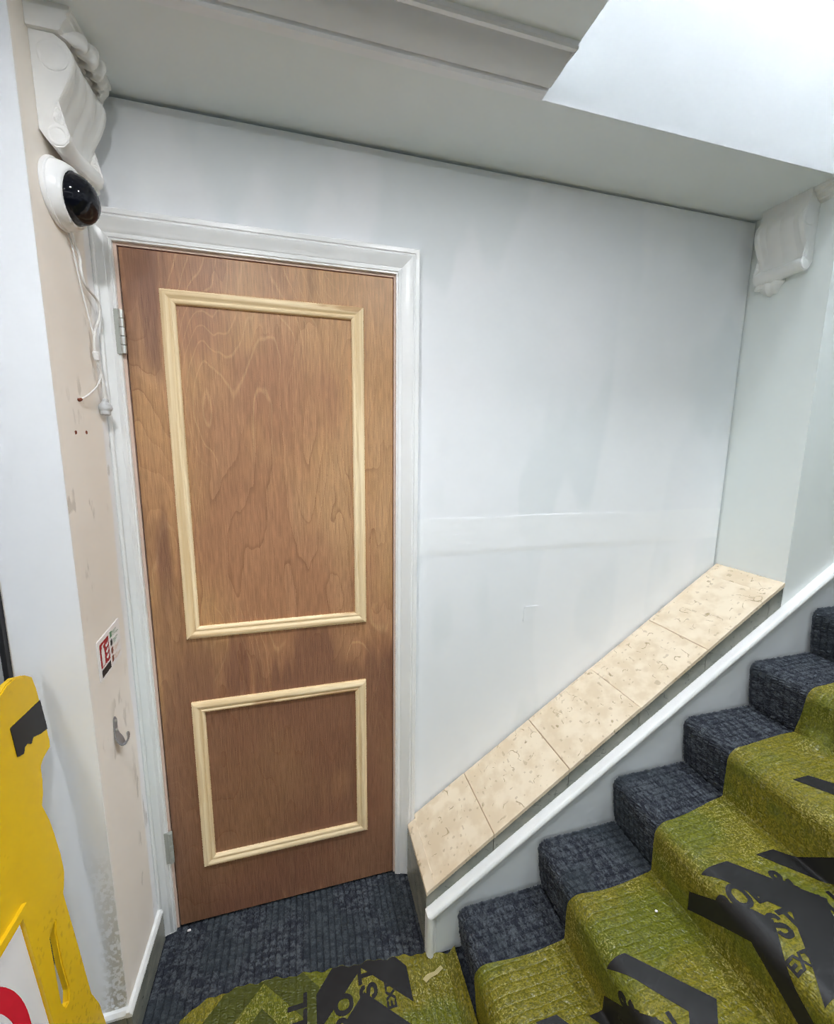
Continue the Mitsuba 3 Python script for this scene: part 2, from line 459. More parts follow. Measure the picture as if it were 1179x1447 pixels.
# left pier: cream reveal inside the recess, white front face
add('wall_left', box(-0.40, XL, -D + 0.002, 0.1, 0.0, 3.2), 'reveal_paint', kind=S, label='cream painted reveal of the left pier, with cable and screw holes', cat='wall')
add('wall_left__front_face', box(-0.178, XL, -D, -D + 0.002, 0.0, 3.2), 'pier_paint', label='white front face of the left pier')
add('wall_right', box(XR, 4.4, -D, 0.1, 0.0, ZS - 0.0005), 'beam_paint', kind=S, label='pale wall to the right of the recess, above the stairs', cat='wall')
add('wall_upper', box(-0.40, 4.4, -D, 0.1, ZS, 5.2), 'upper_paint', kind=S, label='bright white wall of the stairwell above the beam', cat='wall')
add('wall_upper__beam_soffit', box(-0.06, XR + 0.0005, -D + 0.001, 0.1, ZS - 0.0004, ZS + 0.001), 'soffit_paint', label='grey-white underside of the beam over the recess')
add('ceiling', box(-2.6, XV, -4.6, -D - 0.012, CEIL, CEIL + 0.25), 'soffit_paint', kind=S, label='flat grey-white ceiling ending at the stairwell opening', cat='ceiling')
add('ceiling__upper_roof', cat(box(XV, 4.4, -4.6, -1.35, 5.2, 5.3), box(-2.6, XV, -4.6, 0.1, 5.2, 5.3)), 'room_paint', label='roof beside the skylight')
add('wall_far_left', box(-2.7, -2.6, -4.6, -D, 0.0, 5.2), 'room_paint', kind=S, label='white side wall of the room behind the camera', cat='wall')
add('wall_far_right', box(4.4, 4.5, -4.6, 0.1, 0.0, 5.2), 'room_paint', kind=S, label='white wall at the head of the stairs', cat='wall')
add('wall_front', cat(box(-2.7, 4.5, -4.7, -4.6, 0.0, 1.1), box(-2.7, -2.2, -4.7, -4.6, 1.1, 2.28), box(1.8, 4.5, -4.7, -4.6, 1.1, 2.28), box(-2.7, 4.5, -4.7, -4.6, 2.28, 5.2)),
    'room_paint', kind=S, label='white wall of the room behind the camera, with a wide window', cat='wall')

# ceiling cornice along the beam: fillet, groove, shallow cove and bead, with a mitred end at the void
cp = [(-D - 0.0005, ZS - 0.004), (-D - 0.020, ZS - 0.004), (-D - 0.024, ZS), (-D - 0.024, ZS + 0.008), (-D - 0.030, ZS + 0.008)]
for k in range(13):
    t = k / 12
    cp.append((-D - 0.031 - 0.047 * t, ZS + 0.002 + 0.040 * (0.75 * t + 0.25 * t ** 3)))
cp += [(-D - 0.080, CEIL - 0.014), (-D - 0.089, CEIL - 0.014), (-D - 0.092, CEIL - 0.010), (-D - 0.092, CEIL), (-D - 0.0005, CEIL)]
add('trim_1', loft([[[-0.40, y, z] for y, z in cp], [[0.978 + 0.034 * min(1, max(0, (-D - 0.02 - y) / 0.07)), y, z] for y, z in cp]]), 'cornice_paint', smooth=35,
    kind=S, label='white cornice moulding between beam and ceiling, cut off at the stairwell', cat='cornice')

# ---------------------------------------------------------------- door, lining, architrave
DW = 0.681
door = 'door_1'
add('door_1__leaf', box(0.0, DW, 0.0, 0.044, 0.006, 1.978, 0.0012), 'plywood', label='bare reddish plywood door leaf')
tag(door, 'bare brown plywood door with two pine panel frames', 'door', S)
prof = [(0, 0), (0, 0.007), (0.003, 0.010), (0.007, 0.0125), (0.012, 0.0135), (0.017, 0.0125), (0.0205, 0.0095), (0.022, 0.0085), (0.0245, 0.0085), (0.0265, 0.0105), (0.030, 0.0105), (0.033, 0.008), (0.0345, 0.005), (0.0345, 0)]
for fr, (x0, x1, z0, z1) in (('panel_frame', (0.083, 0.5945, 0.958, 1.890)), ('panel_frame_001', (0.081, 0.592, 0.205, 0.761))):
    tag(f'door_1__{fr}', {'panel_frame': 'tall pine moulding frame on the upper part of the door', 'panel_frame_001': 'square pine moulding frame on the lower part of the door'}[fr])
    rails = [((x0, z0), (x0, z1), (1, 0), 'stile', 'pine_upright'), ((x1, z0), (x1, z1), (-1, 0), 'stile', 'pine_upright'),
             ((x0, z1), (x1, z1), (0, -1), 'rail', 'pine_level'), ((x0, z0), (x1, z0), (0, 1), 'rail', 'pine_level')]
    for a, b, inn, nm, mat in rails:
        add(f'door_1__{fr}__{nm}', rail_mesh(mitred_rail(a, b, inn, prof, 1, 1), 0.0), mat, smooth=40)
for zc in (1.779, 0.303):
    key = 'door_1__hinge' if 'door_1__hinge__leaf_plate' not in scene else 'door_1__hinge_001'
    tag(key, 'zinc butt hinge with painted leaf')
    add(f'{key}__leaf_plate', box(-0.0185, -0.0060, -0.0135, -0.0098, zc - 0.053, zc + 0.053, 0.0005), 'hinge_leaf')
    for k in range(5):
        za = zc - 0.052 + 0.0208 * k
        add(f'{key}__knuckle', lathe([(0, 0.0054), (0.0008, 0.0066), (0.0196, 0.0066), (0.0204, 0.0054)], (0, 0, 1), (-0.0035, -0.0105, za), 16), 'zinc' if zc > 1 else 'hinge_leaf', smooth=40)
add('wall_back__cupboard_void', box(-0.06, 0.75, 0.10, 0.12, 0.0, 2.1), 'stud_timber')
# raw softwood lining round the leaf
add('door_2', cat(box(-0.030, -0.0035, 0.0005, 0.09, 0.0, 2.005), box(DW + 0.0025, DW + 0.029, 0.0005, 0.09, 0.0, 2.005), box(-0.030, DW + 0.029, 0.0005, 0.09, 1.981, 2.005)), 'raw_pine',
    kind=S, label='raw pinkish softwood lining around the door leaf', cat='door frame')
add('door_2__stop', cat(box(-0.0035, 0.010, 0.046, 0.09, 0.0, 1.981), box(DW - 0.010, DW + 0.0025, 0.046, 0.09, 0.0, 1.981), box(-0.0035, DW, 0.046, 0.09, 1.97, 1.981)), 'raw_pine')
# architrave: width 0.066
arch = [(0, 0), (0, 0.020), (0.002, 0.022), (0.012, 0.022), (0.014, 0.0195), (0.0165, 0.0195), (0.019, 0.0215), (0.026, 0.020), (0.034, 0.0165), (0.042, 0.0135), (0.048, 0.0125), (0.050, 0.0105), (0.053, 0.0105), (0.055, 0.0115), (0.060, 0.0115), (0.062, 0.009), (0.066, 0.009), (0.066, 0)]
xi0, xi1, zi = -0.0105, DW + 0.008, 1.988
o = 0.066
tag('trim_2', 'white moulded architrave around the brown door', 'architrave', S)
add('trim_2__leg', rail_mesh([[[max(x, XL + 0.0005) if True else x, y, z] for x, y, z in r] for r in mitred_rail((xi0 - o, 0), (xi0 - o, zi + o), (1, 0), arch, 0, 1)], 0), 'gloss_white', smooth=40)
add('trim_2__leg', rail_mesh(mitred_rail((xi1 + o, 0), (xi1 + o, zi + o), (-1, 0), arch, 0, 1), 0), 'gloss_white', smooth=40)
add('trim_2__head', rail_mesh([[[max(x, XL + 0.0005), y, z] for x, y, z in r] for r in mitred_rail((xi0 - o, zi + o), (xi1 + o, zi + o), (0, -1), arch, 1, 1)], 0), 'gloss_white', smooth=40)
add('trim_2__caulk_bead', tube([(XL + 0.004, -0.0235, 0.1), (XL + 0.0045, -0.0235, 1.0), (XL + 0.004, -0.0235, 2.05)], 0.005, 8), 'gloss_white', smooth=True)

# ---------------------------------------------------------------- sloping sill (knee wall) with stone tiles
def sz(x): return SA + SB * x
body_t = 0.012
kw = [(XS + 0.012, 0.0), (XR - 0.0005, 0.0), (XR - 0.0005, sz(XR) - body_t * 1.2), (XS + 0.012, sz(XS + 0.012) - body_t * 1.2)]
def plan_clip(x): return -0.0235 if x < 0.7565 else -0.0005
xa = 0.757
add('wall_knee', cat(prism([(XS + 0.012, 0.0), (xa, 0.0), (xa, sz(xa) - 0.0144), (XS + 0.012, sz(XS + 0.012) - 0.0144)], -D + 0.010, -0.0235),
                     prism([(xa, 0.0), (XR - 0.0005, 0.0), (XR - 0.0005, sz(XR) - 0.0144), (xa, sz(xa) - 0.0144)], -D + 0.010, -0.0005)), 'grout',
    kind=S, label='low sloping wall beside the stairs, capped with beige stone tiles', cat='wall')
joints = [XS, 0.9415, 1.1915, 1.4415, 1.6915, 1.9430, XR - 0.0008]
gap = 0.0011
for i in range(6):
    a, b = joints[i] + (gap if i else 0), joints[i + 1] - gap
    rise = 0.0004 * (-1) ** i
    def top_piece(x0, x1, y0, y1):
        pts = []
        for x in (x0, x1):
            for y in (y0, y1):
                pts += [[x, y, sz(x) - 0.014 + rise], [x, y, sz(x) - 0.0012 + rise]]
                pts += [[x + (0.0012 if x == x0 else -0.0012), y + (0.0012 if y == y0 else -0.0012), sz(x) + rise]]
        return trimesh.convex.convex_hull(np.array(pts))
    if i == 0:
        m = cat(top_piece(a, xa, -D - 0.003, -0.0235), top_piece(xa, b, -D - 0.003, -0.0075))
        # the two pieces meet flush: one stone with a notch round the architrave
    else:
        m = top_piece(a, b, -D - 0.003, -0.0075)
    add('wall_knee__tile', m, 'marble_tile', label='beige stone capping tile' if False else None)
for i in range(6):
    a, b = joints[i] + (gap if i else 0), joints[i + 1] - gap
    lo = 0.0 if i == 0 else max(0, sz(a) - 0.30)
    lo2 = max(0, sz(b) - 0.30) if i else 0.0
    m = prism([(a, lo), (b, lo2), (b, sz(b) - 0.0145), (a, sz(a) - 0.0145)], -D, -D + 0.0095)
    add('wall_knee__side_tile', m, 'green_marble', label='grey-green stone facing tile')
add('wall_knee__end_tile', prism([(-D + 0.0100, 0.0), (-0.0235, 0.0), (-0.0235, sz(XS) - 0.0145), (-D + 0.010, sz(XS) - 0.0145)], XS, XS + 0.0115, 'yzx'), 'green_marble', label='grey-green stone facing of the end')

# ---------------------------------------------------------------- stair string with moulded top
def st(x): return 0.161 + (x - 0.746) * 0.6455    # top line of the moulding
YB = -D - 0.0005
tag('baseboard_stairs', 'white moulded string board running up beside the carpeted stairs', 'skirting board', S)
bz = 0.030
xb0 = 0.727
bd = [(xb0 + 0.010, 0.0), (3.6, 0.0), (3.6, st(3.6) - 0.02), (xb0 + 0.010, st(xb0 + 0.010) - 0.012)]
add('baseboard_stairs__board', prism(bd, YST + 0.012, YB), 'string_paint')
mp = [(0.0, 0.0), (0.0, 0.022), (0.004, 0.028), (0.010, 0.031), (0.016, 0.030), (0.020, 0.026), (0.0215, 0.021), (0.0245, 0.021), (0.027, 0.0205), (0.030, 0.0185), (0.031, 0.012), (0.031, 0.0)]
th = math.atan(0.6455)
dirn = np.array([math.cos(th), math.sin(th)])
inn = np.array([math.sin(th), -math.cos(th)])
mt = math.tan((math.pi / 2 - th) / 2)
c0 = np.array([xb0, st(xb0)])
add('baseboard_stairs__moulding', rail_mesh(mitred_rail(c0, c0 + dirn * 3.3, inn, mp, mt, 0), YB), 'gloss_white', smooth=40)
add('baseboard_stairs__moulding', rail_mesh(mitred_rail((xb0, 0.0), (xb0, st(xb0)), (1, 0), mp, 0, mt), YB), 'gloss_white', smooth=40)

# left skirting: green stone with a white painted top bead
tag('baseboard_left', 'grey-green stone skirting with white top edge along the left pier', 'skirting board', S)
zk = 0.098
add('baseboard_left__stone', box(XL + 0.0005, XL + 0.012, -D - 0.012, -0.0240, 0.0, zk, 0.001), 'green_marble')
add('baseboard_left__stone', box(-0.178, XL + 0.0, -D - 0.012, -D - 0.0005, 0.0, zk, 0.001), 'green_marble')
cpz = [(0, 0), (0.0125, 0), (0.0125, 0.007), (0.007, 0.015), (0, 0.016)]
add('baseboard_left__top_bead', prism([(XL + 0.0005 + u, zk + v) for u, v in cpz], -D - 0.014, -0.0240), 'gloss_white')
add('baseboard_left__top_bead', prism([(-D - 0.0005 - u, zk + v) for u, v in cpz], -0.178, XL, 'yzx'), 'gloss_white')

# ---------------------------------------------------------------- stairs
def step_profile(k):
    """Skin of step k (0-based) in (x, z): foot of the riser, rounded nose, back of the tread."""
    xr, z0 = X1 + RUN * k, Z1 + RISE * (k - 1) if k else 0.0
    zt = Z1 + RISE * k
    pts = [(xr, z0)]
    pts += [(xr - 0.010, z0 + 0.05), (xr - 0.017, zt - 0.052)]
    cx, cz, r = xr + 0.011, zt - 0.031, 0.031
    for a in np.linspace(math.radians(198), math.radians(90), 12):
        pts.append((cx + r * math.cos(a), cz + r * math.sin(a)))
    pts.append((xr + 0.12, zt - 0.0005))
    pts.append((xr + RUN, zt))
    return pts


NST = 10
tag('staircase', 'staircase covered in dark ribbed navy carpet, rising to the right', 'stairs', S)
YS1 = -1.55
for k in range(NST):
    pr = step_profile(k)
    xe = X1 + RUN * (k + 1)
    q = np.array(pr)
    tq = np.gradient(q, axis=0)
    tq /= np.linalg.norm(tq, axis=1)[:, None]
    nq = np.stack([-tq[:, 1], tq[:, 0]], 1)
    nq[-1], nq[0] = (0, 1), (-1, 0)
    core = [tuple(c) for c in (q - 0.0102 * nq)]
    foot = 0.0 if k == 0 else pr[0][1] - 0.03
    poly = core + [(xe, foot), (core[0][0], foot)]
    sq_ = np.r_[0, np.cumsum(np.linalg.norm(np.diff(q, axis=0), axis=1))]

    def on_step(a, b, h, q=q, nq=nq, sq_=sq_):
        g = lambda w: np.interp(a, sq_, w)
        return np.stack([g(q[:, 0]) + g(nq[:, 0]) * h, b, g(q[:, 1]) + g(nq[:, 1]) * h], -1)

    grid_s = np.unique(np.r_[sq_, np.linspace(0, sq_[-1], 210 if k < 7 else 40)])
    skin = loop_skin(grid_s, np.linspace(-0.51, YST, 141 if k < 7 else 30), on_step, True)
    add('staircase__step', cat(prism(poly, YS1, YST), skin), 'stair_carpet', smooth=True if False else 50)

# ---------------------------------------------------------------- protective film
FOFF = 0.0045


def film_path():
    """Centre line of the film over the stairs in (x, z), hugging treads and noses, bridging the inner corners."""
    pts = []
    for k in range(NST - 1):
        xr, zt = X1 + RUN * k, Z1 + RISE * k
        z0 = zt - RISE if k else 0.0
        o = FOFF
        if k:
            pts += [(xr - 0.030, z0 + o), (xr - 0.021, z0 + o + 0.002), (xr - 0.0175, z0 + 0.011), (xr - 0.0175, z0 + 0.05)]
        else:
            pts += [(xr - 0.0175, 0.012), (xr - 0.0175, 0.04)]
        cx, cz, r = xr + 0.011, zt - 0.031, 0.031 + o
        for a in np.linspace(math.radians(188), math.radians(90), 10):
            pts.append((cx + r * math.cos(a), cz + r * math.sin(a)))
        pts.append((xr + 0.12, zt + o))
    return np.array(pts)


FP = film_path()
FS = np.r_[0, np.cumsum(np.linalg.norm(np.diff(FP, axis=0), axis=1))]
FT = np.gradient(FP, axis=0)
FT /= np.linalg.norm(FT, axis=1)[:, None]
FN = np.stack([-FT[:, 1], FT[:, 0]], 1)


def film_point(s, y, lift=0.0):
    x, z = np.interp(s, FS, FP[:, 0]), np.interp(s, FS, FP[:, 1])
    nx, nz = np.interp(s, FS, FN[:, 0]), np.interp(s, FS, FN[:, 1])
    q = np.stack([s * 7.0, y * 7.0, s * 0 + 1.3], -1)
    w = 0.004 * np.clip(meshkit.fbm(q) - 0.35, 0, 1) * 2
    # folds: the sheet bellies off the riser near its loose edge on the fifth step
    s5 = np.interp(X1 + RUN * 4 - 0.02, FP[:, 0], FS)
    w = w + 0.030 * np.exp(-((s - s5 + 0.005) / 0.05) ** 2) * np.exp(-((y + 0.50) / 0.045) ** 2)
    h = w + lift
    return np.stack([x + nx * h, y, z + nz * h], -1)


def film_edge(s):
    return -0.448 + 0.012 * np.sin(s * 5.1 + 0.6) + 0.006 * np.sin(s * 17.0)


ss = np.unique(np.r_[FS, np.linspace(0, FS[-1], 700)])
yy = np.linspace(0, 1, 130)
SS, VV = np.meshgrid(ss, yy, indexing='ij')
YY = film_edge(SS) + (YS1 + 0.02 - film_edge(SS)) * VV
fm = grid_mesh(film_point(SS, YY))
tag('protective_film', 'yellow-green plastic protection film running up over the carpeted steps', 'film')
add('protective_film__sheet', fm, 'stair_film', smooth=True)


def floor_film_point(x, y, lift=0.0):
    q = np.stack([x * 7.0, y * 7.0, x * 0 + 4.3], -1)
    w = 0.005 * np.clip(meshkit.fbm(q) - 0.3, 0, 1) * 2
    z = 0.006 + w * np.clip((0.80 - x) / 0.05, 0, 1) + 0.035 * np.clip((x - 0.775) / 0.045, 0, 1) ** 2
    return np.stack([x, y, z + lift], -1)


def floor_edge(x):
    return np.interp(x, [0.0, 0.062, 0.131, 0.234, 0.434, 0.618, 0.724, 0.83], [-0.30, -0.238, -0.214, -0.211, -0.233, -0.252, -0.266, -0.292]) + 0.003 * np.sin(x * 70) + 0.002 * np.sin(x * 173)


xx = np.linspace(0.058, 0.8105, 260)
XX, VV = np.meshgrid(xx, np.linspace(0, 1, 160), indexing='ij')
YY = floor_edge(XX) + (-1.62 - floor_edge(XX)) * VV
XX2 = XX - (XX < 0.0625) * 0
tag('protective_film_001', 'yellow-green plastic protection film lying on the landing carpet below the door', 'film')
add('protective_film_001__sheet', grid_mesh(floor_film_point(XX, YY))if True else None, 'floor_film', smooth=True)


# --- film prints: nested chevrons with lettering between them, black ink; a runs along the reading direction, b across it
def printed(poly, put, lift=0.0007):
    """A flat printed shape in film coordinates, laid on the film as a thin skin of ink."""
    parts = []
    for g in getattr(poly, 'geoms', [poly]):
        if g.geom_type != 'Polygon' or g.area < 1e-6:
            continue
        v, f = trimesh.creation.triangulate_polygon(g, engine='earcut')
        v, f = trimesh.remesh.subdivide_to_size(np.c_[v, np.zeros(len(v))], f, 0.009, max_iter=14)
        m = trimesh.Trimesh(put(v[:, 0], v[:, 1], lift), f, process=False)
        if m.face_normals[:, 2].sum() < 0:
            m.invert()
        parts.append(m)
    return cat(*parts) if parts else None


def lettering(text, h, a0, b0, put, lift=0.0009):
    m = meshkit.text_mesh(text, h, 0.0002, bold=True)
    top = m.faces[m.face_normals[:, 2] > 0.9]
    P = shapely.union_all([Polygon(m.vertices[f][:, :2]).buffer(1e-5) for f in top]).buffer(0.028 * h).simplify(0.0002)
    return printed(shapely.affinity.translate(P, a0, b0), put, lift)


def chevron(tip_out, k_out, tip_in, k_in, half):
    """Bent band pointing along +a; k: how far each edge runs back per metre across."""
    return Polygon([(tip_out, 0), (tip_out - half * k_out, half), (tip_in - half * k_in, half), (tip_in, 0), (tip_in - half * k_in, -half), (tip_out - half * k_out, -half)])


CHEV = [(1.006, 0.86, 0.930, 0.72, 0.150), (1.172, 1.08, 1.062, 0.86, 0.128), (1.312, 1.08, 1.236, 0.92, 0.122)]
WORDS = [('ROLL &', 0.046, 0.918, 0.034), ('STROLL', 0.044, 0.986, -0.034), ('EXTRA', 0.0235, 0.951, -0.082)]


def print_block(holder, a_shift, put, keep, ink, words=WORDS):
    """One repeat of the print. put(a, b, lift) -> points; keep: the part of the film, in (a, b), that may carry it."""
    for k, cv in enumerate(CHEV):
        P = shapely.affinity.translate(chevron(*cv), a_shift, 0).intersection(keep)
        m = printed(P, put)
        if m is not None:
            add(f'{holder}__print_band', m, ink, smooth=True)
    for t, h, a0, b0 in words:
        m = lettering(t, h, a_shift + a0, b0, put)
        add(f'{holder}__print_text', m, ink)


def put_stair(a, b, lift):
    return film_point(np.asarray(a, float), np.asarray(b, float) - 0.72, lift)


for j, sh in enumerate((-0.59, 0.0, 0.59, 1.18)):
    print_block('protective_film', sh, put_stair, shapely.box(0.04, -0.8, FS[-1] - 0.05, 0.8), 'black_ink')


def put_floor(a, b, lift):
    return floor_film_point(0.535 - np.asarray(b, float), np.asarray(a, float) - 1.318, lift)


edge = [(floor_edge(np.array(0.535 - b)) + 1.318, b) for b in np.linspace(-0.27, 0.45, 90)]
keep = Polygon(edge + [(0.0, 0.45), (0.0, -0.27)]).buffer(-0.001)
for k, cv in enumerate(CHEV):
    for sh in (0.0, -0.59):
        m = printed(shapely.affinity.translate(chevron(*cv), sh, 0).intersection(keep), put_floor)
        if m is not None:
            add('protective_film_001__print_band', m, 'black_ink', smooth=True)
for t, h, a0, b0 in (('RO', 0.046, 0.928, 0.034), ('ST', 0.044, 0.983, -0.034), ('EXT', 0.0235, 0.951, -0.082)):
    add('protective_film_001__print_text', lettering(t, h, a0, b0, put_floor), 'black_ink')


def put_floor2(a, b, lift):
    return floor_film_point(0.265 - np.asarray(b, float), np.asarray(a, float) - 1.318, lift - 0.0003)


edge2 = [(floor_edge(np.array(0.265 - b)) + 1.318, b) for b in np.linspace(-0.19, 0.19, 60)]
keep2 = Polygon(edge2 + [(0.0, 0.19), (0.0, -0.19)]).buffer(-0.001)
m = printed(shapely.affinity.translate(chevron(1.172, 1.05, 1.062, 0.95, 0.150), 0.035, 0).intersection(keep2), put_floor2)
add('protective_film_001__faint_band', m, 'olive_ink', smooth=True, label='faint olive print showing through from below')
m = printed(shapely.affinity.translate(chevron(1.006, 1.0, 0.930, 0.95, 0.150), 0.035, 0).intersection(keep2), put_floor2)
add('protective_film_001__faint_band', m, 'olive_ink', smooth=True, label='faint olive print showing through from below')
add('protective_film_001__print_text', lettering('LL', 0.046, 0.975, -0.115, put_floor2), 'black_ink')

# ---------------------------------------------------------------- framed glass at the far left
tag('window_1', 'dark-edged glass panel at the far left, beside the left pier', 'window', S)
add('window_1__backing', box(-0.40, -0.190, -D + 0.0005, -D + 0.0019, 0.3, 2.1), 'window_green' if 'window_green' in scene else 'grey_plastic')
add('window_1__pane', box(-0.40, -0.190, -D - 0.003, -D - 0.0005, 0.3, 2.1), 'pane_glass')
add('window_1__frame', box(-0.190, -0.1805, -D - 0.012, -D + 0.0015, 0.3, 2.1, 0.001), 'black_plastic')

# ---------------------------------------------------------------- carved corbels


def corbel(name, x0, sgn, label, left):
    """Scrolled corbel on a reveal at x = x0 that sticks out in direction sgn."""
    tag(name, label, 'corbel')
    zt = ZS - 0.0008
    side = [(0.0005, 2.262), (0.040, 2.262), (0.046, 2.258), (0.058, 2.250), (0.066, 2.238), (0.0675, 2.222), (0.063, 2.203), (0.053, 2.180), (0.041, 2.158), (0.031, 2.138), (0.026, 2.122),
            (0.028, 2.113), (0.036, 2.111), (0.045, 2.105), (0.050, 2.094), (0.047, 2.081), (0.038, 2.072), (0.027, 2.070), (0.016, 2.075), (0.008, 2.086), (0.0005, 2.098)]
    if not left:
        side = [(0.0005, ZS - 0.0008), (0.040, ZS - 0.0008), (0.041, 2.285), (0.048, 2.262)] + side[3:]
    side = np.array(side)
    rings = []
    ys = np.linspace(-0.195, -0.048, 58)
    for y in ys:
        t = (y + 0.195) / 0.147
        e = min(t, 1 - t) * 0.147
        # raised rim at both edges, three flutes between
        prof = 1.0 if e < 0.013 else 0.86 + 0.09 * abs(math.cos((t - 0.075) / 0.85 * 3 * math.pi))
        if e < 0.002:
            prof = 0.97
        body = np.where((side[:, 1] < 2.245) & (side[:, 1] > 2.118), prof, 1.0)
        # the lower roll is pinched in the middle like a bolster
        rl = 1 - 0.22 * math.sin(math.pi * t) ** 2 if e > 0.012 else 1.0
        body = np.where(side[:, 1] <= 2.118, rl, body)
        rings.append(np.c_[x0 + sgn * side[:, 0] * body, np.full(len(side), y), side[:, 1]])
    add(f'{name}__scroll', loft(rings), 'carved_white', smooth=38)
    ab = [(0.0005, zt), (0.073, zt), (0.073, zt - 0.010), (0.068, zt - 0.013), (0.068, zt - 0.020), (0.060, zt - 0.030), (0.056, zt - 0.036), (0.056, zt - 0.040), (0.050, zt - 0.044), (0.0005, zt - 0.044)]
    if left:
        add(f'{name}__abacus', prism([(x0 + sgn * u, z) for u, z in ab], -0.203, -0.0235), 'carved_white')
    else:
        cap = [(0, 0), (-0.016, 0), (-0.016, -0.010), (-0.012, -0.014), (-0.012, -0.022), (-0.006, -0.030), (-0.006, -0.036), (0, -0.040)]
        add(f'{name}__abacus', prism([(-D - 0.0005 + u, zt + v) for u, v in cap], x0 - 0.036, x0 + 0.45, 'yzx'), 'carved_white')
        add(f'{name}__abacus', prism([(x0 - 0.0005 + 2.2 * u, zt + v) for u, v in cap], -D - 0.0004, -0.1955), 'carved_white')
    for yv, d in ((-0.195, -1), (-0.048, 1)):
        for (u, z, r) in ((0.036, 2.226, 0.026), (0.030, 2.091, 0.0175)):
            prof = [(-0.004, r), (0.0012, r), (0.0020, r * 0.9), (0.0016, r * 0.78), (0.0010, r * 0.70), (0.0022, r * 0.5), (0.0030, 0.0005)]
            add(f'{name}__volute', lathe(prof, (0, d, 0), (x0 + sgn * u, yv, z), 28), 'carved_white', smooth=40)
    # acanthus crest curling out under the abacus
    R = []
    n = 110
    for k in range(n):
        t = k / (n - 1)
        y = -0.190 + 0.166 * t
        lobe = abs(math.sin(t * 5.5 * math.pi)) ** 0.6
        big = math.sin(math.pi * min(1, 0.12 + t * 1.05)) ** 0.5
        out = 0.052 + 0.030 * lobe * big
        ring = []
        for a in np.linspace(0, 2 * math.pi, 19)[:-1]:
            rr = (0.006 + 0.011 * lobe) * big + 0.0025 * math.sin(3 * a + t * 40)
            ring.append([x0 + sgn * (out + rr * math.cos(a) * 0.9), y + 0.004 * math.sin(a), 2.262 + 0.010 * big + rr * 1.25 * math.sin(a)])
        R.append(ring)
    if left:
        add(f'{name}__leaf', loft(R), 'carved_white', smooth=60)
    # the curl of leaf and the drop that hang below the roll
    m = trimesh.creation.icosphere(4, 1.0)
    v = m.vertices
    q = v * [0.022, 0.040, 0.034]
    q[:, 1] *= 1 - 0.35 * np.clip(-v[:, 2], 0, 1)
    q += v * (0.0035 * np.sin(v[:, 1:2] * 9) + 0.004 * (meshkit.fbm(v * 2.6 + 3) - 0.5)[:, None])
    add(f'{name}__drop', trimesh.Trimesh(np.c_[x0 + sgn * np.maximum(q[:, 0] + 0.006, 0.0006), q[:, 1] - (0.062 if left else 0.085), q[:, 2] + 2.066], m.faces), 'carved_white', smooth=True)
    q2 = v * [0.017, 0.020, 0.019] + v * (0.003 * np.sin(v[:, 2:3] * 8))
    add(f'{name}__bud', trimesh.Trimesh(np.c_[x0 + sgn * np.maximum(q2[:, 0] + 0.016, 0.0006), q2[:, 1] - (0.040 if left else 0.055), q2[:, 2] + 2.072], m.faces), 'carved_white', smooth=True)


corbel('corbel', XL, 1, 'white carved scroll corbel above the black dome camera', True)
corbel('corbel_001', XR, -1, 'white carved scroll corbel on the right pier above the stairs', False)

# ---------------------------------------------------------------- dome camera
dc, da = np.array([XL + 0.0006, -0.157, 2.0025]), np.array([0.985, -0.05, -0.12])
tag('security_camera', 'white wall-mounted security camera with a glossy black dome', 'security camera')
add('security_camera__base', lathe([(0, 0.062), (0.004, 0.0640), (0.009, 0.0640), (0.011, 0.062)], (1, 0, 0), dc, 64), 'white_plastic', smooth=40)
add('security_camera__housing', lathe([(0.008, 0.060), (0.014, 0.0612), (0.022, 0.0598), (0.029, 0.0570), (0.0345, 0.0535), (0.0362, 0.0505), (0.0362, 0.0475), (0.033, 0.0465)], da, dc - da * 0.001, 64), 'white_plastic', smooth=40)
pr = [(0.028, 0.0460)] + [(0.033 + 0.0415 * math.sin(a), 0.0462 * math.cos(a)) for a in np.linspace(0, math.pi / 2 - 0.01, 24)]
add('security_camera__dome', lathe(pr, da, dc, 64), 'dome_black', smooth=True)
for a in (0.9, -1.9):
    u = np.array([0.0, math.cos(a), math.sin(a)])
    add('security_camera__screw', lathe([(0, 0.0035), (0.003, 0.0035), (0.0036, 0.002), (0.0036, 0.0002)], da, dc + da * 0.027 + u * 0.0530, 12), 'zinc', smooth=30)

# ---------------------------------------------------------------- cable
XC = XL + 0.012
tag('cable', 'white camera cable hanging loose down the left pier, with plug and connector', 'cable')
main = [(XL + 0.006, -0.152, 1.962), (XC, -0.147, 1.953), (XC, -0.132, 1.930), (XC, -0.113, 1.905), (XC, -0.112, 1.881), (XC, -0.092, 1.850), (XC + 0.004, -0.056, 1.832), (XC + 0.004, -0.050, 1.813), (XC, -0.067, 1.773), (XC, -0.084, 1.741), (XC, -0.085, 1.712)]
add('cable__cord', tube(spline(main, 90), 0.0030, 10), 'cord_plastic', smooth=True)
add('cable__connector', tube([(XC, -0.085, 1.716), (XC, -0.0845, 1.713), (XC, -0.080, 1.698), (XC, -0.0795, 1.695)], [0.004, 0.0068, 0.0068, 0.004], 14), 'white_plastic', smooth=35)
add('cable__cord', tube(spline([(XC, -0.080, 1.697), (XC, -0.074, 1.684), (XC, -0.066, 1.668), (XC, -0.0635, 1.650), (XC, -0.061, 1.628), (XC, -0.0585, 1.610)], 40), np.linspace(0.0030, 0.0045, 40), 10), 'cord_plastic', smooth=True)
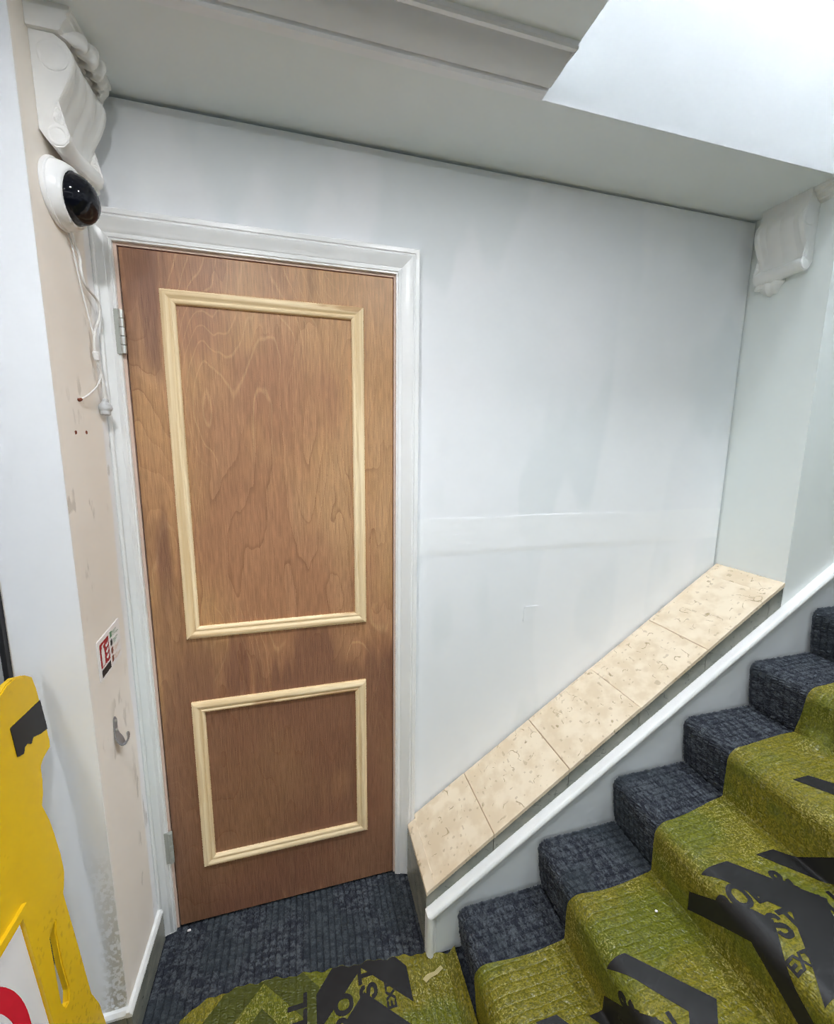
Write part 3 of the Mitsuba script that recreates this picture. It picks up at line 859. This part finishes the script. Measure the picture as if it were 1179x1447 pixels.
add('cable__plug', lathe([(0, 0.004), (0.002, 0.0065), (0.008, 0.0068), (0.010, 0.0085), (0.016, 0.0130), (0.022, 0.0145), (0.027, 0.0130), (0.030, 0.0105), (0.032, 0.0108), (0.038, 0.0100), (0.040, 0.007), (0.040, 0.0005)], (0, -0.12, -1), (XC, -0.0590, 1.612), 28), 'grey_plastic', smooth=35)
add('cable__branch', tube(spline([(XC, -0.0665, 1.668), (XC - 0.002, -0.084, 1.641), (XC - 0.004, -0.112, 1.622), (XC - 0.006, -0.140, 1.608), (XL + 0.0025, -0.158, 1.600)], 40), 0.0022, 8), 'cord_plastic', smooth=True)
add('cable__branch_tip', tube([(XL + 0.004, -0.155, 1.601), (XL + 0.002, -0.160, 1.599), (XL + 0.0005, -0.164, 1.600)], [0.003, 0.0038, 0.002], 10), 'brown_plug', smooth=True)
add('cable__second_cord', tube(spline([(XL + 0.004, -0.138, 1.957), (XL + 0.0055, -0.124, 1.915), (XL + 0.0045, -0.103, 1.850), (XL + 0.006, -0.086, 1.795), (XC - 0.001, -0.083, 1.752)], 50), 0.0020, 8), 'cord_plastic', smooth=True)
for i, (y, z, lab) in enumerate(((-0.187, 1.529, 'left brown wall plug hole of the pair below the cable'), (-0.141, 1.530, 'right brown wall plug hole of the pair below the cable'))):
    k = 'wall_plug' + ('_001' if i else '')
    add(k, lathe([(0.0, 0.0042), (0.0012, 0.0040), (0.0012, 0.0022), (0.0004, 0.0018), (0.0004, 0.0002)], (1, 0, 0), (XL - 0.0002, y, z), 14), 'brown_plug', label=lab, cat='wall plug')

# ---------------------------------------------------------------- fire extinguisher sign on the reveal


def plate(poly, h0, h1):
    """Polygon in (y, z) on the left reveal, from h0 to h1 off the wall."""
    return prism(poly, XL + h0, XL + h1, 'yzx')


tag('fire_sign', 'small red and white fire extinguisher sign on the left pier', 'sign')
add('fire_sign__plate', plate([(-0.2065, 0.962), (-0.0895, 0.973), (-0.0865, 1.070), (-0.2065, 1.058)], 0.0003, 0.0022), 'label_white')
add('fire_sign__red_panel', plate([(-0.197, 0.990), (-0.1505, 0.994), (-0.1505, 1.052), (-0.197, 1.048)], 0.0022, 0.0025), 'dark_red', label='dark red pictogram panel')
add('fire_sign__black_panel', plate([(-0.1965, 0.967), (-0.1500, 0.971), (-0.1500, 0.989), (-0.1965, 0.985)], 0.0022, 0.0025), 'black_plastic', label='black caption panel')
ext = Polygon([(-0.1905, 0.993), (-0.1775, 0.994), (-0.1765, 1.030), (-0.180, 1.035), (-0.188, 1.035), (-0.1905, 1.030)]).union(Polygon([(-0.1865, 1.034), (-0.1815, 1.034), (-0.1815, 1.040), (-0.174, 1.042), (-0.174, 1.0445), (-0.1865, 1.042)]))
add('fire_sign__extinguisher_symbol', plate(ext, 0.0025, 0.0028), 'label_white')
for k in range(3):
    z = 1.004 + 0.0145 * k
    f = [(-0.169, z), (-0.163, z - 0.004), (-0.156, z + 0.001), (-0.1545, z + 0.009), (-0.158, z + 0.004), (-0.161, z + 0.008), (-0.163, z + 0.002), (-0.167, z + 0.005)]
    add('fire_sign__flame_symbol', plate(f, 0.0025, 0.0028), 'label_white')
for k in range(4):
    z = 1.0405 - 0.0205 * k
    m = 'green_print' if k == 0 else ('black_plastic' if k == 1 else 'brown_plug')
    add('fire_sign__table_cell', plate([(-0.142, z), (-0.132, z + 0.001), (-0.132, z + 0.0155), (-0.142, z + 0.0145)], 0.0022, 0.0025), m)
    zz = z + 0.001
    for j in range(3):
        add('fire_sign__table_line', plate([(-0.128, zz + 0.0045 * j), (-0.096 - 0.006 * ((j * 7 + k * 3) % 4), zz + 0.0045 * j + 0.002), (-0.096 - 0.006 * ((j * 7 + k * 3) % 4), zz + 0.0045 * j + 0.0035), (-0.128, zz + 0.0045 * j + 0.0015)], 0.0022, 0.0025),
            'green_print' if k < 2 else 'tan_print')

# ---------------------------------------------------------------- steel coat hook
tag('coat_hook', 'bent steel coat hook screwed to the left pier below the sign', 'hook')
hp = []
path = [(0.0006, 0.846), (0.0030, 0.838), (0.0022, 0.820), (0.0030, 0.803), (0.0075, 0.788), (0.0120, 0.778), (0.0165, 0.7725), (0.0215, 0.7735), (0.0255, 0.781), (0.0275, 0.790), (0.0270, 0.798), (0.0260, 0.802)]
wid = [0.0035, 0.0065, 0.0080, 0.0090, 0.0125, 0.0120, 0.0080, 0.0065, 0.0062, 0.0062, 0.0055, 0.0035]
P2 = spline([(a, b, w) for (a, b), w in zip(path, wid)], 60)
tt = np.gradient(P2[:, :2], axis=0)
tt /= np.linalg.norm(tt, axis=1)[:, None]
for (x, z, w), (tx, tz) in zip(P2, tt):
    nx, nz = -tz * 0.0011, tx * 0.0011
    hp.append([[XL + max(x + nx, 0.0005), -0.163 - w, z + nz], [XL + max(x + nx, 0.0005), -0.163 + w, z + nz], [XL + max(x - nx, 0.0004), -0.163 + w, z - nz], [XL + max(x - nx, 0.0004), -0.163 - w, z - nz]])
add('coat_hook__strap', loft(hp), 'steel', smooth=40)
for z in (0.836, 0.812):
    add('coat_hook__screw', lathe([(0, 0.0042), (0.001, 0.0042), (0.0024, 0.0026), (0.0024, 0.0002)], (1, 0, 0), (XL + 0.0034, -0.163, z), 16), 'zinc', smooth=30)

# ---------------------------------------------------------------- yellow plastic floor sign at the left
YC = -0.735


def sign_pt(y, z, h):
    """Point of the leaning sign's face plane, h in front of it."""
    n = np.array([1, 0, 0.06]) / math.hypot(1, 0.06)
    return np.stack([-0.067 - 0.06 * z + h * n[0], y, z + h * n[2]], -1)


def sign_slab(poly, h0, h1, bev=0.0):
    P = poly if isinstance(poly, shapely.geometry.base.BaseGeometry) else Polygon(poly)
    m = trimesh.creation.extrude_polygon(P, h1 - h0)
    v = m.vertices
    m = trimesh.Trimesh(sign_pt(v[:, 0], v[:, 1], v[:, 2] + h0), m.faces, process=False)
    if m.volume < 0:
        m.invert()
    return m


right = [(-0.378, 1.051), (-0.358, 1.059), (-0.334, 1.060), (-0.307, 1.050), (-0.286, 1.034), (-0.281, 1.004), (-0.280, 0.980), (-0.277, 0.911), (-0.276, 0.881), (-0.279, 0.868), (-0.305, 0.862), (-0.317, 0.853), (-0.320, 0.827),
         (-0.327, 0.800), (-0.337, 0.781), (-0.326, 0.735), (-0.322, 0.704), (-0.317, 0.642), (-0.318, 0.602), (-0.327, 0.577), (-0.335, 0.564), (-0.332, 0.513), (-0.328, 0.440), (-0.323, 0.336), (-0.320, 0.270), (-0.303, 0.214), (-0.297, 0.156), (-0.290, 0.06), (-0.288, 0.012), (-0.40, 0.012), (-0.43, 0.06)]
top = [(-0.52, 1.045), (-0.46, 1.040), (-0.405, 1.046)]
outline = right[::-1] + top[::-1]
outline = [(-0.43, 0.06)] + right[::-1][1:] + top[::-1]
full = outline + [(2 * YC - y, z) for y, z in outline[::-1]]
SP = Polygon(full).buffer(0.006).buffer(-0.012).buffer(0.006)
slot = Polygon([(-0.376, 0.541), (-0.394, 0.531), (-0.402, 0.422), (-0.404, 0.380), (-0.398, 0.362), (-0.390, 0.360), (-0.383, 0.379), (-0.386, 0.449), (-0.383, 0.520)]).buffer(0.002)
slot2 = shapely.affinity.scale(slot, -1, 1, origin=(YC, 0))
SP = SP.difference(slot).difference(slot2)
tag('safety_sign', 'yellow moulded plastic safety sign standing against the left pier', 'safety sign')
body = cat(sign_slab(SP, -0.011, -0.002), sign_slab(SP.buffer(-0.003), -0.0022, 0.0))
add('safety_sign__panel', body, 'yellow_plastic', smooth=25)
lab = Polygon([(-0.457, 0.650), (-0.449, 0.400), (-0.445, 0.20), (2 * YC + 0.445, 0.20), (2 * YC + 0.449, 0.40), (2 * YC + 0.457, 0.650)])
add('safety_sign__label', sign_slab(lab, 0.0, 0.0012), 'label_white', label='white printed label')
rim = lab.buffer(0.018, join_style=2).difference(lab.buffer(0.0015, join_style=2))
add('safety_sign__rim', sign_slab(rim, 0.0, 0.007), 'yellow_plastic', smooth=25)
ring = Point(-0.737, 0.470).buffer(0.2525, 48).difference(Point(-0.737, 0.470).buffer(0.224, 48)).intersection(lab.buffer(-0.004))
add('safety_sign__ring', sign_slab(ring, 0.0012, 0.0016), 'red_print', label='red printed ring')
blk = Polygon([(-0.372, 0.978), (-0.281, 0.977), (-0.277, 0.913), (-0.300, 0.917), (-0.323, 0.926), (-0.332, 0.918), (-0.341, 0.926), (-0.352, 0.924), (-0.357, 0.915), (-0.371, 0.920)]).buffer(0.002)
blk = blk.intersection(SP.buffer(-0.002))
add('safety_sign__grip', sign_slab(blk, 0.0, 0.0014), 'black_plastic', label='black grip patch near the top corner')

# ---------------------------------------------------------------- loose bits
m = trimesh.creation.icosphere(2, 1.0)
v = m.vertices * [0.006, 0.0035, 0.0028] * (1 + 0.3 * (meshkit.fbm(m.vertices * 1.5 + 2) - 0.5))[:, None]
add('plaster_crumb', trimesh.Trimesh(v + [0.028, -0.020, 0.0042], m.faces), 'label_white', smooth=True, label='white plaster crumb on the carpet at the hinge corner of the door', cat='debris')

# ---------------------------------------------------------------- lamps in the ceiling behind the camera
for i, (x, y) in enumerate(LAMPS):
    k = 'ceiling_lamp' + (f'_{i:03d}' if i else '')
    tag(k, ['round recessed downlight above the frame, the one nearest the door', 'round recessed downlight above the frame, the one nearest the stairs', 'round recessed downlight behind the camera, the one furthest from the door'][i], 'ceiling lamp', group='recessed downlights out of frame')
    add(f'{k}__bezel', lathe([(0, 0.075), (0.004, 0.078), (0.007, 0.072), (0.007, 0.058), (0.0, 0.056)], (0, 0, -1), (x, y, CEIL), 24), 'white_plastic', smooth=40)
    disc = trimesh.creation.cylinder(0.055, 0.002, sections=24)
    disc.apply_translation([x, y, CEIL - 0.003])
    scene[f'{k}__diffuser'] = mikit.ply(disc, 'white_plastic', emitter={'type': 'area', 'radiance': {'type': 'rgb', 'value': list(LAMP)}})

# ---------------------------------------------------------------- added unseen globe light above the stairs, brightening stairwell wall and treads
PX = (1.90, -0.66, 3.55)
tag('added_pendant', 'added white globe light, unseen above the frame, brightening the stairwell wall and treads', 'added lamp')
add('added_pendant__cord', tube([(PX[0], PX[1], 5.2), (PX[0], PX[1], 4.4), (PX[0], PX[1], PX[2] + 0.14)], 0.004, 8), 'white_plastic', smooth=True)
add('added_pendant__cap', lathe([(0, 0.004), (0.0, 0.045), (0.05, 0.05), (0.055, 0.0455)], (0, 0, -1), (PX[0], PX[1], PX[2] + 0.165), 24), 'white_plastic', smooth=40)
gl = trimesh.creation.icosphere(3, 0.12)
gl.apply_translation(PX)
scene['added_pendant__globe'] = mikit.ply(gl, 'white_plastic', smooth=True, emitter={'type': 'area', 'radiance': {'type': 'rgb', 'value': list(ADDED_PENDANT)}})

# ---------------------------------------------------------------- scraps on the film
scrap = Polygon([(0.700, -0.327), (0.716, -0.319), (0.738, -0.318), (0.760, -0.309), (0.764, -0.318), (0.745, -0.327), (0.725, -0.330), (0.708, -0.337)])
v, f = trimesh.creation.triangulate_polygon(scrap, engine='earcut')
v, f = trimesh.remesh.subdivide_to_size(np.c_[v, np.zeros(len(v))], f, 0.006)
lo, hi = (floor_film_point(v[:, 0], v[:, 1], 0.0012 + 0.002 * meshkit.noise(v * 60) + h) for h in (0.0, 0.0008))
sk = trimesh.Trimesh(np.vstack([lo, hi]), np.vstack([f[:, ::-1], f + len(v)]), process=False)
add('tape_scrap', sk, 'scrap_tan', label='torn scrap of tan tape on the landing film near the first step', cat='scrap')
for i, (s_, y_, lab) in enumerate(((0.735, -0.545, 'white crumb on the film of the second riser'), (0.66, -0.80, 'white crumb on the film at the bottom right of the photo'))):
    q = film_point(np.array([s_]), np.array([y_]), 0.0028)[0]
    m = trimesh.creation.icosphere(1, 1.0)
    add('plaster_crumb_%03d' % (i + 1), trimesh.Trimesh(m.vertices * [0.0045, 0.003, 0.0025] + q, m.faces), 'label_white', smooth=True, label=lab, cat='debris')
